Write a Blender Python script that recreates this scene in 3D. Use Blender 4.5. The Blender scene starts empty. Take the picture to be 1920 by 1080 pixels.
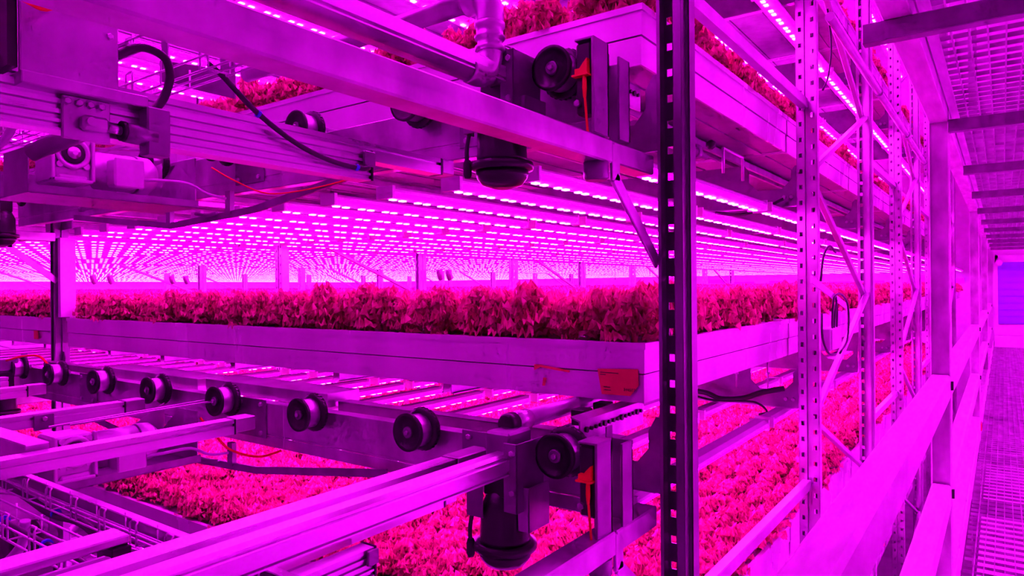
import bpy, math, random
from mathutils import Vector, Matrix
random.seed(7)
S = bpy.context.scene
COL = S.collection
H0 = 4.6            # camera height above the hall floor; every height below is measured from the camera
PITCH = 1.05        # height of one growing tier
BAY = 1.76          # upright spacing along the walkway
LANE = 4.37         # width of one lane of trays
X0 = 1.96           # first upright
ORD = ['first', 'second', 'third', 'fourth', 'fifth', 'sixth', 'seventh', 'eighth', 'ninth', 'tenth', 'eleventh', 'twelfth',
       'thirteenth', 'fourteenth', 'fifteenth', 'sixteenth', 'seventeenth', 'eighteenth', 'nineteenth', 'twentieth']
TIER = {-2: 'lowest', -1: 'lower', 0: 'eye-level', 1: 'upper', 2: 'topmost'}

# ------------------------------------------------------------------ materials
def mat(name, col, rough=.5, metal=0., noise=0., nscale=8., emit=None, es=0., trans=0., sub=0., streak=None, bump=0.):
    m = bpy.data.materials.new(name); m.use_nodes = True
    nt = m.node_tree; b = nt.nodes['Principled BSDF']
    b.inputs['Base Color'].default_value = (*col, 1); b.inputs['Roughness'].default_value = rough
    b.inputs['Metallic'].default_value = metal
    if emit: b.inputs['Emission Color'].default_value = (*emit, 1); b.inputs['Emission Strength'].default_value = es
    if noise:
        tc = nt.nodes.new('ShaderNodeTexCoord'); n = nt.nodes.new('ShaderNodeTexNoise')
        mp = nt.nodes.new('ShaderNodeMapping')
        mp.inputs['Scale'].default_value = streak or (1, 1, 1)
        nt.links.new(tc.outputs['Object'], mp.inputs[0]); nt.links.new(mp.outputs[0], n.inputs['Vector'])
        n.inputs['Scale'].default_value = nscale; n.inputs['Detail'].default_value = 4
        r = nt.nodes.new('ShaderNodeValToRGB')
        r.color_ramp.elements[0].position = .3; r.color_ramp.elements[1].position = .7
        r.color_ramp.elements[0].color = (*[c * (1 - noise) for c in col], 1)
        r.color_ramp.elements[1].color = (*[min(1, c * (1 + noise * .6)) for c in col], 1)
        nt.links.new(n.outputs['Fac'], r.inputs[0]); nt.links.new(r.outputs[0], b.inputs['Base Color'])
        mr = nt.nodes.new('ShaderNodeMapRange')
        mr.inputs['To Min'].default_value = max(.05, rough - .1); mr.inputs['To Max'].default_value = min(1, rough + .12)
        nt.links.new(n.outputs['Fac'], mr.inputs['Value']); nt.links.new(mr.outputs[0], b.inputs['Roughness'])
        if bump:
            bp = nt.nodes.new('ShaderNodeBump'); bp.inputs['Strength'].default_value = bump; bp.inputs['Distance'].default_value = .01
            nt.links.new(n.outputs['Fac'], bp.inputs['Height']); nt.links.new(bp.outputs[0], b.inputs['Normal'])
    return m

GLOW = (.92, 0.0, 1.0)
M = dict(
    galv=mat('galvanised_steel', (.58, .55, .60), .36, .75, .34, 9, streak=(1, 1, .6)),
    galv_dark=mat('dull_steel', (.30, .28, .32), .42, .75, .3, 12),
    alu=mat('brushed_aluminium', (.80, .78, .82), .30, .8, .12, 5, streak=(.4, 5, 5)),
    tray=mat('pale_tray', (.80, .78, .82), .24, .25, .14, 3.5, streak=(1, 1, .15)),
    post=mat('rack_steel', (.62, .59, .64), .32, .7, .18, 7),
    post_dark=mat('rack_steel_darker', (.26, .24, .28), .34, .7, .18, 7),  # darker copy of the rack steel, used on the lone front uprights
    rail=mat('painted_rail', (.80, .76, .80), .5, .0, .22, 7, streak=(.5, 3, 1)),
    black=mat('black_plastic', (.012, .010, .014), .32),
    rubber=mat('black_rubber', (.02, .018, .025), .6),
    cable=mat('black_cable', (.025, .022, .03), .4),
    grey_cable=mat('grey_cable', (.55, .5, .6), .5),
    orange=mat('orange_plastic', (.95, .06, .008), .45),
    sticker=mat('orange_sticker', (.85, .035, .09), .6),
    ink=mat('dark_ink', (.10, .01, .04), .7),
    blue=mat('blue_tie', (.03, .05, .8), .4),
    white=mat('white_paint', (.82, .80, .84), .45, 0, .08, 4),
    wall=mat('pale_wall', (.72, .68, .74), .6, 0, .12, 2),
    floor=mat('grey_concrete', (.30, .28, .30), .6, 0, .3, 3),
    door=mat('blue_roller_door', (.30, .05, .85), .5, 0, .1, 2),
    motor=mat('grey_motor_paint', (.62, .58, .64), .38, .35, .12, 12),
    cell=mat('growing_sheet', (.70, .62, .68), .6, 0, .2, 20),
    lens=mat('led_lens', (.8, .6, .8), .4, emit=GLOW, es=5.4),
    diode=mat('led_diode', (.9, .9, .9), .4, emit=(1., .085, 1.), es=3.2),
    pane=mat('blue_lit_pane', (.2, .1, .5), .4, emit=(.18, .0, 1.), es=.9),
)
M['diode'].cycles.emission_sampling = 'NONE'
def leaf_mat(name, c0, c1):
    m = bpy.data.materials.new(name); m.use_nodes = True
    nt = m.node_tree; b = nt.nodes['Principled BSDF']
    tc = nt.nodes.new('ShaderNodeTexCoord'); n = nt.nodes.new('ShaderNodeTexNoise'); n.inputs['Scale'].default_value = 28
    r = nt.nodes.new('ShaderNodeValToRGB')
    r.color_ramp.elements[0].position = .35; r.color_ramp.elements[1].position = .68
    r.color_ramp.elements[0].color = (*c0, 1); r.color_ramp.elements[1].color = (*c1, 1)
    nt.links.new(tc.outputs['Object'], n.inputs['Vector']); nt.links.new(n.outputs['Fac'], r.inputs[0])
    nt.links.new(r.outputs[0], b.inputs['Base Color']); b.inputs['Roughness'].default_value = .5
    t = nt.nodes.new('ShaderNodeBsdfTranslucent'); nt.links.new(r.outputs[0], t.inputs['Color'])
    mx = nt.nodes.new('ShaderNodeMixShader'); mx.inputs[0].default_value = .3
    nt.links.new(b.outputs[0], mx.inputs[1]); nt.links.new(t.outputs[0], mx.inputs[2])
    nt.links.new(mx.outputs[0], nt.nodes['Material Output'].inputs['Surface'])
    return m
M['leaf'] = leaf_mat('lettuce_leaf', (.48, .08, .10), (.95, .22, .42))
M['stem'] = leaf_mat('lettuce_stem', (.5, .2, .12), (.7, .3, .2))

# ------------------------------------------------------------------ mesh builder
class MB:
    def __init__(s): s.v = []; s.f = []; s.sm = []
    def add(s, vs, fs, smooth=False):
        b = len(s.v); s.v += [tuple(p) for p in vs]
        for f in fs: s.f.append(tuple(b + i for i in f)); s.sm.append(smooth)
        return s
    def box(s, x0, x1, y0, y1, z0, z1):
        x0, x1 = sorted((x0, x1)); y0, y1 = sorted((y0, y1)); z0, z1 = sorted((z0, z1))
        vs = [(x, y, z) for z in (z0, z1) for x, y in ((x0, y0), (x1, y0), (x1, y1), (x0, y1))]
        return s.add(vs, [(3, 2, 1, 0), (4, 5, 6, 7), (0, 1, 5, 4), (1, 2, 6, 5), (2, 3, 7, 6), (3, 0, 4, 7)])
    def prism(s, poly, axis, a0, a1, smooth=False):
        # poly in the two other axes (cyclic order), extruded along axis from a0 to a1
        def P(u, w, a): return {'x': (a, u, w), 'y': (u, a, w), 'z': (u, w, a)}[axis]
        n = len(poly)
        vs = [P(u, w, a0) for u, w in poly] + [P(u, w, a1) for u, w in poly]
        b = len(s.v); s.v += vs
        area = sum(poly[i][0] * poly[(i + 1) % n][1] - poly[(i + 1) % n][0] * poly[i][1] for i in range(n))
        flip = (area > 0) ^ (axis == 'y') ^ (a1 < a0)
        caps = [tuple(b + i for i in range(n)), tuple(b + n + i for i in range(n))]
        if flip: caps[0] = caps[0][::-1]
        else: caps[1] = caps[1][::-1]
        for c in caps: s.f.append(c); s.sm.append(False)
        for i in range(n):
            j = (i + 1) % n
            q = (b + i, b + j, b + n + j, b + n + i)
            s.f.append(q if flip else q[::-1]); s.sm.append(smooth)
        return s
    def ring(s, c, ax, r, seg, up=None):
        ax = Vector(ax).normalized()
        u = Vector(up) if up else (Vector((0, 0, 1)) if abs(ax.z) < .9 else Vector((1, 0, 0)))
        u = (u - ax * u.dot(ax)).normalized(); w = ax.cross(u)
        return [Vector(c) + (u * math.cos(2 * math.pi * i / seg) + w * math.sin(2 * math.pi * i / seg)) * r for i in range(seg)]
    def lathe(s, c, ax, prof, seg=20, smooth=True):
        # prof: (radius, distance along ax); closed with caps
        ax = Vector(ax).normalized(); c = Vector(c); b = len(s.v)
        for r, h in prof: s.v += [tuple(p) for p in s.ring(c + ax * h, ax, max(r, 1e-4), seg)]
        for k in range(len(prof) - 1):
            for i in range(seg):
                j = (i + 1) % seg
                s.f.append((b + k * seg + i, b + k * seg + j, b + (k + 1) * seg + j, b + (k + 1) * seg + i)); s.sm.append(smooth)
        s.f.append(tuple(b + i for i in range(seg))[::-1]); s.sm.append(False)
        s.f.append(tuple(b + (len(prof) - 1) * seg + i for i in range(seg))); s.sm.append(False)
        return s
    def cyl(s, a, b_, r, seg=16, r1=None):
        a = Vector(a); b_ = Vector(b_)
        return s.lathe(a, b_ - a, [(r, 0), (r if r1 is None else r1, (b_ - a).length)], seg)
    def tube(s, pts, r, seg=8, bend=0):
        pts = [Vector(p) for p in pts]
        if bend and len(pts) > 2:      # round the path with Catmull-Rom
            q = [pts[0] * 2 - pts[1]] + pts + [pts[-1] * 2 - pts[-2]]; out = []
            for i in range(1, len(q) - 2):
                for t in range(bend):
                    t = t / bend; p0, p1, p2, p3 = q[i - 1:i + 3]
                    out.append(.5 * ((2 * p1) + (p2 - p0) * t + (2 * p0 - 5 * p1 + 4 * p2 - p3) * t * t + (3 * p1 - p0 - 3 * p2 + p3) * t ** 3))
            pts = out + [pts[-1]]
        b = len(s.v); n = len(pts); u = None
        for i, p in enumerate(pts):
            d = (pts[min(i + 1, n - 1)] - pts[max(i - 1, 0)]).normalized()
            if u is None: u = Vector((0, 0, 1)) if abs(d.z) < .9 else Vector((1, 0, 0))
            u = (u - d * u.dot(d)).normalized(); w = d.cross(u)
            s.v += [tuple(p + (u * math.cos(2 * math.pi * k / seg) + w * math.sin(2 * math.pi * k / seg)) * r) for k in range(seg)]
        for i in range(n - 1):
            for k in range(seg):
                j = (k + 1) % seg
                s.f.append((b + i * seg + k, b + i * seg + j, b + (i + 1) * seg + j, b + (i + 1) * seg + k)); s.sm.append(True)
        s.f.append(tuple(b + k for k in range(seg))[::-1]); s.sm.append(False)
        s.f.append(tuple(b + (n - 1) * seg + k for k in range(seg))); s.sm.append(False)
        return s
    def beam(s, a, b_, w, h, up=(0, 0, 1)):
        # rectangular bar from a to b_: h along up, w across
        a = Vector(a); b_ = Vector(b_); d = (b_ - a).normalized(); u = Vector(up); u = (u - d * u.dot(d)).normalized(); c = d.cross(u)
        vs = [p + c * (sx * w / 2) + u * (sz * h / 2) for p in (a, b_) for sx, sz in ((-1, -1), (1, -1), (1, 1), (-1, 1))]
        return s.add(vs, [(3, 2, 1, 0), (4, 5, 6, 7), (0, 1, 5, 4), (1, 2, 6, 5), (2, 3, 7, 6), (3, 0, 4, 7)])
    def bolt(s, c, ax, r=.011, h=.009):
        return s.lathe(c, ax, [(r, 0), (r, h * .8), (r * .8, h)], 6, False)
    def center(s):
        n = max(1, len(s.v)); xs, ys, zs = zip(*s.v)
        return ((min(xs) + max(xs)) / 2, (min(ys) + max(ys)) / 2, min(zs))
    def mesh(s, name, m, off=(0, 0, 0)):
        me = bpy.data.meshes.new(name)
        me.from_pydata([(p[0] - off[0], p[1] - off[1], p[2] - off[2]) for p in s.v], [], s.f)
        me.polygons.foreach_set('use_smooth', s.sm); me.update()
        if m: me.materials.append(M[m])
        return me

def props(o, label=None, cat=None, group=None, kind=None):
    if label: o['label'] = label
    if cat: o['category'] = cat
    if group: o['group'] = group
    if kind: o['kind'] = kind
    return o
ORG = {}
def thing(name, loc, label, cat, group=None, kind=None):
    o = bpy.data.objects.new(name, None); o.empty_display_size = .05
    o.location = (loc[0], loc[1], loc[2] + H0); COL.objects.link(o); ORG[o.name] = loc
    return props(o, label, cat, group, kind)
def part(name, parent, mb, m, bevel=0, label=None):
    off = ORG[parent.name]
    o = bpy.data.objects.new(name, mb.mesh(name, m, off)); COL.objects.link(o); o.parent = parent; ORG[o.name] = off
    if bevel:
        b = o.modifiers.new('bevel', 'BEVEL'); b.width = bevel; b.segments = 1; b.limit_method = 'ANGLE'; b.angle_limit = .7
    if label: o['label'] = label
    return o
def single(name, mb, m, label=None, cat=None, group=None, kind=None, bevel=0):
    c = mb.center()
    o = bpy.data.objects.new(name, mb.mesh(name, m, c)); o.location = (c[0], c[1], c[2] + H0); COL.objects.link(o); ORG[o.name] = c
    if bevel:
        b = o.modifiers.new('bevel', 'BEVEL'); b.width = bevel; b.segments = 1; b.limit_method = 'ANGLE'; b.angle_limit = .7
    return props(o, label, cat, group, kind)
def dup(o, d=(0, 0, 0), label=None, group=None, mirror_y=None, keep=None):
    c = o.copy(); COL.objects.link(c); c.location = o.location + Vector(d)
    if mirror_y is not None:
        c.location.y = 2 * mirror_y - o.location.y; c.scale.y = -1
    if label: c['label'] = label
    if group: c['group'] = group
    def rec(src, dst):
        for ch in src.children:
            if keep and not keep(ch): continue
            k = ch.copy(); COL.objects.link(k); k.parent = dst; rec(ch, k)
    rec(o, c)
    return c
def zt(t): return PITCH * t

# ------------------------------------------------------------------ plants
def plant_mesh(name, seed, nl=34, h=.15, r=.072):
    """bushy frilly lettuce: many short crimped leaves springing from the whole height of the heart"""
    rnd = random.Random(seed); mb = MB()
    for k in range(nl):
        f = (k + .5) / nl
        a = k * 2.399 + rnd.uniform(-.4, .4)
        el = math.radians(8 + 74 * f ** .9 + rnd.uniform(-14, 14)); L = rnd.uniform(.052, .078) * (1.15 - .25 * f)
        bz = h * (.10 + .50 * f) + rnd.uniform(-.008, .008); br = r * .38 * (1 - .6 * f)
        w = rnd.uniform(.020, .031); ca, sa = math.cos(a), math.sin(a); rows, cols = 4, 6; vs = []
        x0, z0 = br, bz; curl = rnd.uniform(-.5, .25)
        for i in range(rows + 1):
            t = i / rows; e = el + curl * t
            if i: x0 += L / rows * math.cos(e); z0 += L / rows * math.sin(e)
            ww = w * (.30 + .95 * math.sin(min(1, t * 1.15) * math.pi * .6))
            for j in range(cols + 1):
                q = (j / cols - .5) * 2; edge = max(abs(q), t * t * 1.1)
                cr = (.011 if (i + j) % 2 else -.008) * edge ** 1.6 * (.5 + .8 * rnd.random())
                x = x0 - cr * math.sin(e) + rnd.uniform(-.003, .003) * t - abs(q) * .006
                z = z0 + cr * math.cos(e) + (.007 if j % 2 else -.006) * t ** 2 + abs(q) * .006
                y = q * ww + rnd.uniform(-.003, .003) * t
                vs.append((x * ca - y * sa, x * sa + y * ca, max(z, .001)))
        c1 = cols + 1
        mb.add(vs, [(i * c1 + j, i * c1 + j + 1, (i + 1) * c1 + j + 1, (i + 1) * c1 + j) for i in range(rows) for j in range(cols)], False)
    return mb.mesh(name, 'leaf')
PLANT = [plant_mesh('lettuce_leaves', s, nl=n) for s, n in ((1, 40), (2, 36), (3, 42))]
PLANT_LOW = [plant_mesh('low_lettuce_leaves', s, nl=32, h=.085, r=.07) for s in (11, 12, 13)]
stem_mb = MB().cyl((0, 0, -.012), (0, 0, .045), .008, 6, .012)
STEM = stem_mb.mesh('lettuce_stem', 'stem')

# ------------------------------------------------------------------ trays and crop
TX0, TY0, TW, TL = 1.95, .90, 1.735, 4.13       # tray corner and size
def tray_mesh():
    mb = MB(); w, l, top, bot, th = TW, TL, -.178, -.361, .012
    for x0, x1, y0, y1 in ((0, w, 0, th), (0, w, l - th, l), (0, th, th, l - th), (w - th, w, th, l - th)):
        mb.box(x0, x1, y0, y1, bot + .092, top)
        e = .004                                    # the lower band stands in behind a shadow groove
        mb.box(x0 + (e if x0 == 0 else 0), x1 - (e if x1 == w else 0), y0 + (e if y0 == 0 else 0), y1 - (e if y1 == l else 0), bot, bot + .088)
    return mb
def rim_mesh():
    mb = MB(); w, l, top = TW, TL, -.178
    for x0, x1, y0, y1 in ((-.006, w + .002, -.006, .016), (-.006, w + .002, l - .016, l + .002), (-.006, .016, .016, l - .016), (w - .016, w + .002, .016, l - .016)):
        mb.box(x0, x1, y0, y1, top - .016, top + .004)
    return mb
def sheet_mesh():
    return MB().box(.014, TW - .014, .014, TL - .014, -.200, -.192)
def under_mesh():
    mb = MB(); w, l, bot = TW, TL, -.361
    mb.box(.013, w - .013, .013, l - .013, bot + .006, bot + .014); y = .12
    while y < l - .05: mb.box(.014, w - .014, y, y + .035, bot - .000, bot + .006); y += .21
    return mb
und_me = under_mesh().mesh('underside', 'galv_dark')
tray_me = tray_mesh().mesh('tray_tub', 'tray'); rim_me = rim_mesh().mesh('tray_rim', 'tray'); sheet_me = sheet_mesh().mesh('growing_sheet', 'cell')
LANEW = ['%s lane from the walkway' % q for q in ORD[:6]]
def tray_at(t, i, l):
    loc = (TX0 + BAY * i, TY0 + LANE * l, zt(t))
    o = thing('grow_tray', loc, 'white grow tray, %s tier, %s from the front, %s' % (TIER[t], ORD[i], LANEW[l]), 'tray', 'grow trays')
    for n, me in (('tub', tray_me), ('rim', rim_me), ('growing_sheet', sheet_me), ('underside', und_me)):
        p = bpy.data.objects.new(n, me); COL.objects.link(p); p.parent = o
    return o
NT = {0: (11, 5), -1: (7, 3), 1: (8, 3), 2: (6, 1), -2: (8, 1)}
for t, (ni, nl) in NT.items():
    for l in range(nl):
        for i in range(ni if l < 2 else min(ni, 9)): tray_at(t, i, l)

F_ = Vector((.8121, .5835, 0)); R_ = Vector((.5835, -.8121, 0))
def in_frame(x, y, z, m=60):
    d = x * F_.x + y * F_.y
    if d < .3: return None
    px = 960 + 1280 * (x * R_.x + y * R_.y) / d; py = 540 - 1280 * z / d
    return d if -m < px < 1920 + m and -m < py < 1080 + m else None
spots = []
for t, (ni, nl) in NT.items():
    for l in range(nl):
        for i in range(ni if l < 2 else min(ni, 9)):
            sp = .128 if (i < 3 and l < 2) else (.145 if i < 6 and l < 3 else .19)
            x = TX0 + BAY * i + .095
            while x < TX0 + BAY * i + TW - .04:
                y = TY0 + LANE * l + .095
                while y < TY0 + LANE * l + TL - .03:
                    jx, jy = random.uniform(-.032, .032), random.uniform(-.032, .032)
                    z = zt(t) - .190
                    d = in_frame(x, y, z)
                    if d:
                        # upper tiers hide everything but their first plants
                        row = (x - TX0) if t >= 0 else 0
                        if t >= 1 and not (x - TX0 < .5 or y - TY0 < .6): d = None
                        if t == 0 and l > 0 and i == 0 and y > 8: pass
                    if d: spots.append((d * (1.25 if t == -1 else 1.), x + jx, y + jy, z, t, sp))
                    y += sp
                x += sp
def edge_rank(s):
    d, x, y, z, t, sp = s
    # first rows at the open edges show largest
    k = 0 if t == -1 else min((x - TX0), (y - TY0)) * (14 if t == 0 else 20)
    return d + k
spots.sort(key=edge_rank)
PG = {0: ('frilly red-lit lettuce plant at the open edge of the eye-level trays', 'lettuces along the edge of the eye-level trays'),
      -1: ('low frilly lettuce plant in the dense crop of the lower tier', 'lettuces on the lower tier'),
      1: ('frilly red-lit lettuce plant at the edge of the upper trays', 'lettuces along the edge of the upper trays'),
      2: ('lettuce plant on the topmost trays', 'lettuces on the topmost trays'), -2: ('lettuce plant on the lowest trays', 'lettuces on the lowest trays')}
first, rest = spots[:298], spots[298:]
rnd = random.Random(3)
for d, x, y, z, t, sp in first:
    low = t < 0
    o = bpy.data.objects.new('lettuce', rnd.choice(PLANT_LOW if low else PLANT)); COL.objects.link(o)
    k = rnd.uniform(.88, 1.14)
    o.location = (x, y, z + H0); o.rotation_euler = (rnd.uniform(-.1, .1), rnd.uniform(-.1, .1), rnd.uniform(0, 6.28)); o.scale = (k, k, k * rnd.uniform(.95, 1.1) * (1.14 if t >= 0 else 1))
    props(o, PG[t][0], 'lettuce', PG[t][1])
    st = bpy.data.objects.new('stem', STEM); COL.objects.link(st); st.parent = o
# the uncounted rest of the crop: one object, instanced on points
def crop_rest(pts):
    me = bpy.data.meshes.new('crop_points'); me.from_pydata([(p[1], p[2], p[3] + H0) for p in pts], [], [])
    ki = me.attributes.new('kind_id', 'INT', 'POINT'); sc = me.attributes.new('grow', 'FLOAT', 'POINT')
    rr = random.Random(5)
    ki.data.foreach_set('value', [(3 + rr.randrange(3)) if p[4] < 0 else rr.randrange(3) for p in pts])
    sc.data.foreach_set('value', [rr.uniform(.94, 1.2) * (p[5] / .128) ** .75 for p in pts])
    o = bpy.data.objects.new('lettuce_crop', me); COL.objects.link(o)
    props(o, 'dense bed of frilly lettuce filling the trays behind their front plants', 'crop', None, 'stuff')
    g = bpy.data.node_groups.new('crop', 'GeometryNodeTree')
    g.interface.new_socket('Geometry', in_out='INPUT', socket_type='NodeSocketGeometry')
    g.interface.new_socket('Geometry', in_out='OUTPUT', socket_type='NodeSocketGeometry')
    N = g.nodes; Lk = g.links.new
    gi = N.new('NodeGroupInput'); go = N.new('NodeGroupOutput'); ip = N.new('GeometryNodeInstanceOnPoints')
    gti = N.new('GeometryNodeGeometryToInstance')
    srcs = PLANT + PLANT_LOW
    have = {q.data.name: q for q in reversed([q for q in COL.objects if q.name.startswith('lettuce') and q.type == 'MESH' and q.data in srcs])}
    nodes = []
    for me_ in srcs:
        if me_.name not in have: continue
        oi = N.new('GeometryNodeObjectInfo'); oi.inputs['Object'].default_value = have[me_.name]; oi.transform_space = 'ORIGINAL'
        nodes.append(oi)
    for oi in reversed(nodes): Lk(oi.outputs['Geometry'], gti.inputs[0])
    na = N.new('GeometryNodeInputNamedAttribute'); na.data_type = 'INT'; na.inputs['Name'].default_value = 'kind_id'
    nb = N.new('GeometryNodeInputNamedAttribute'); nb.data_type = 'FLOAT'; nb.inputs['Name'].default_value = 'grow'
    rv = N.new('FunctionNodeRandomValue'); rv.data_type = 'FLOAT_VECTOR'
    rv.inputs[0].default_value = (-.1, -.1, 0); rv.inputs[1].default_value = (.1, .1, 6.28)
    Lk(gi.outputs[0], ip.inputs['Points']); Lk(gti.outputs[0], ip.inputs['Instance']); ip.inputs['Pick Instance'].default_value = True
    Lk(na.outputs[0], ip.inputs['Instance Index']); Lk(rv.outputs[0], ip.inputs['Rotation']); Lk(nb.outputs[0], ip.inputs['Scale'])
    Lk(ip.outputs[0], go.inputs[0])
    md = o.modifiers.new('crop', 'NODES'); md.node_group = g
crop_rest(rest)
print('plants', len(first), len(rest))

# ------------------------------------------------------------------ LED strips
SL, SP_ = 1.45, 1.53
def strip_parts():
    z = .365
    hs = MB().prism([(-.043, z + .018), (-.043, z + .030), (-.024, z + .042), (.024, z + .042), (.043, z + .030), (.043, z + .018)], 'x', 0, SL)
    ln = MB().prism([(.041, z + .018)] + [(.042 * math.cos(a), z + .014 - .018 * math.sin(a) ** .8) for a in [math.pi * k / 8 for k in range(0, 9)]] + [(-.041, z + .018)], 'x', .012, SL - .012, True)
    cp = MB().box(-.004, .012, -.046, .046, z - .006, z + .044)
    dd = MB()
    for k in range(10):
        for e in (-.027, .027):
            x = .07 + k * .145 + e
            dd.box(x - .012, x + .012, -.008, .008, z - .008, z + .002)
    return hs, ln, cp, dd, MB().box(SL - .008, SL + .004, -.046, .046, z - .006, z + .044)
hs, ln, cp, dd, cp2 = strip_parts()
dp = MB()
for e in (-.027, .027): dp.box(e - .0135, e + .0135, -.010, .010, .3555, .367)
dp.box(-.03, .03, -.004, .004, .3635, .366)
pair_me = dp.mesh('diode_pair', 'diode')
strip_me = [('housing', hs.mesh('housing', 'white')), ('lens', ln.mesh('lens', 'lens')), ('end_cap', cp.mesh('end_cap', 'white')), ('end_cap', cp2.mesh('end_cap', 'white')), ('diode_row', dd.mesh('diode_row', 'diode'))]
sps = []
for t, nx, nl in ((0, 14, 6), (1, 9, 2), (-1, 7, 2), (2, 5, 1), (-2, 5, 1)):
    for l in range(nl):
        for j in range(12):
            for i in range(nx):
                x, y = 1.91 + SP_ * i, TY0 + LANE * l + .055 + .345 * j
                z = zt(t) + .365
                d = in_frame(x + .7, y, z, 500)
                if t == 0 and d is None and x > 4: continue
                if t in (1, 2) and j > 8 and i > 3: continue
                vis = in_frame(x + .7, y, z, 120)
                sps.append(((x + .7) * .8121 + y * .5835 + (0 if vis else 40), x, y, t, i, j, l))
sps.sort()
for q, (d, x, y, t, i, j, l) in enumerate(sps):
    if q >= 300: break
    o = thing('led_strip', (x, y, zt(t)), 'magenta LED strip under %s tier, %s row, %s from front, %s' % (TIER.get(t + 1, 'roof-side'), ORD[j], ORD[i], LANEW[l]), 'led strip', 'LED strips over the crops')
    for n, me in strip_me:
        if n == 'diode_row' and q < 170: continue
        p = bpy.data.objects.new(n, me); COL.objects.link(p); p.parent = o
    if q < 170:
        for k in range(10):
            p = bpy.data.objects.new('diode_pair', pair_me); COL.objects.link(p); p.parent = o; p.location = (.07 + k * .145, 0, 0)
far = MB(); fl = MB(); fd = MB()
me = bpy.data.meshes.new('far_strips')
V = []; Fc = []; Mi = []
src = [(hs, 0), (ln, 1), (dd, 2)]
for d, x, y, t, i, j, l in sps[300:]:
    for mb, k in src:
        b = len(V); V += [(p[0] + x, p[1] + y, p[2] + zt(t) + H0) for p in mb.v]
        for f in mb.f: Fc.append(tuple(b + a for a in f)); Mi.append(k)
me.from_pydata(V, [], Fc); me.polygons.foreach_set('material_index', Mi)
for k in ('white', 'lens', 'diode'): me.materials.append(M[k])
o = bpy.data.objects.new('far_led_strips', me); COL.objects.link(o)
props(o, 'rows of magenta LED strips receding into the distance beyond the nearer strips', 'led strips', None, 'stuff')
print('strips', len(sps))

# ------------------------------------------------------------------ rack uprights
PZ0, PZ1 = -H0, 3.3
PW, PD = .10, .082
def upright_mb(x, y, sgn, z0=PZ0, z1=PZ1):
    """C profile: slotted web across y at x, flanges running back along x*sgn, lips turned inwards."""
    mb = MB(); th = .004; hw = .0088; hh = .0115; pit = .08
    a, b = y - PW / 2, y + PW / 2; c1, c2 = y - .029, y + .029
    web = (x, x + sgn * th)
    for u0, u1 in ((a, c1 - hw), (c1 + hw, y - .009), (y + .009, c2 - hw), (c2 + hw, b)): mb.box(*web, u0, u1, z0, z1)
    mb.box(x + sgn * .012, x + sgn * .016, y - .009, y + .009, z0, z1)
    for s_ in (-1, 1): mb.box(x, x + sgn * .016, y + s_ * .009, y + s_ * .011, z0, z1)
    for c, o_ in ((c1, .04), (c2, 0)):
        z = z0 + .06 + o_; last = z0
        while z < z1 - .05:
            mb.box(*web, c - hw, c + hw, last, z - hh); last = z + hh; z += pit
        mb.box(*web, c - hw, c + hw, last, z1)
    for yy, si, lip in ((a, 1, .036), (b, -1, .022)):
        m_ = PD * .55
        mb.box(x, x + sgn * m_, yy, yy + si * th, z0, z1)
        mb.box(x + sgn * (m_ - th), x + sgn * m_, yy, yy + si * .012, z0, z1)
        mb.box(x + sgn * m_, x + sgn * PD, yy + si * .012, yy + si * (.012 + th), z0, z1)
        mb.box(x + sgn * (PD - th), x + sgn * PD, yy + si * .012, yy + si * lip, z0, z1)
        if si > 0:
            mb.box(x + sgn * (PD - .016), x + sgn * PD, yy + lip - .002, yy + lip, z0, z1)
    return mb
UP = {s: upright_mb(0, 0, s).mesh('upright', 'post') for s in (1, -1)}
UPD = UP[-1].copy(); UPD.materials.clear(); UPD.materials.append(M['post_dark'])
FOOT = MB().box(-.07, .07, -.08, .08, PZ0, PZ0 + .01).mesh('foot_plate', 'galv')
def up_part(root, x, y, sgn):
    # x is the middle of the profile; the web sits on the side away from sgn
    p = bpy.data.objects.new('upright', UP[sgn]); COL.objects.link(p); p.parent = root
    p.location = (x - sgn * PD / 2 - ORG[root.name][0], y - ORG[root.name][1], 0)
    f = bpy.data.objects.new('foot_plate', FOOT); COL.objects.link(f); f.parent = root
    f.location = (x - ORG[root.name][0], y - ORG[root.name][1], 0)
    return p
def brace_mb(a, b_, y): return MB().beam((a[0], y, a[1]), (b_[0], y, b_[1]), .028, .034, (0, 1, 0))
ROWY = [.80, 5.17, 9.54, 13.9]
ROWN = ['beside the walkway', 'second row', 'third row', 'fourth row']
protos = None
for r, y in enumerate(ROWY):
    o = thing('rack_upright', (X0, y, 0), ['tall dark slotted steel rack upright standing alone in the middle foreground', 'dark rack upright at the far left end of the long tray',
              'lone front rack upright in the second row behind the walkway side', 'lone front rack upright in the third row behind the walkway side'][r], 'rack upright', 'lone front uprights')
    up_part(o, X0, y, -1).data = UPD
    for f in range(4):
        k = 1 + 2 * f; xa, xb = X0 + BAY * k, X0 + BAY * (k + 1)
        o = thing('rack_frame', (xa, y, 0), 'slotted steel uprights joined by diagonal braces, %s from the front, %s' % (ORD[f], ROWN[r]), 'rack', 'braced rack uprights')  # braced rack frame: two uprights with zigzag braces
        up_part(o, xa, y, 1); up_part(o, xb, y, -1)
        zs = -.66 - 1.26 * 3; lo = zs
        k2 = 0
        while lo < 3.0:
            for a_, b_ in (((xa + .03, lo), (xb - .03, lo + .60)), ((xb - .03, lo + .60), (xa + .03, lo + 1.24))):
                if b_[1] > -4.3 and a_[1] > -4.5: part('brace', o, brace_mb(a_, b_, y + (.012 if k2 % 2 else -.012)), 'post', .004); k2 += 1
            lo += 1.26
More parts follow.
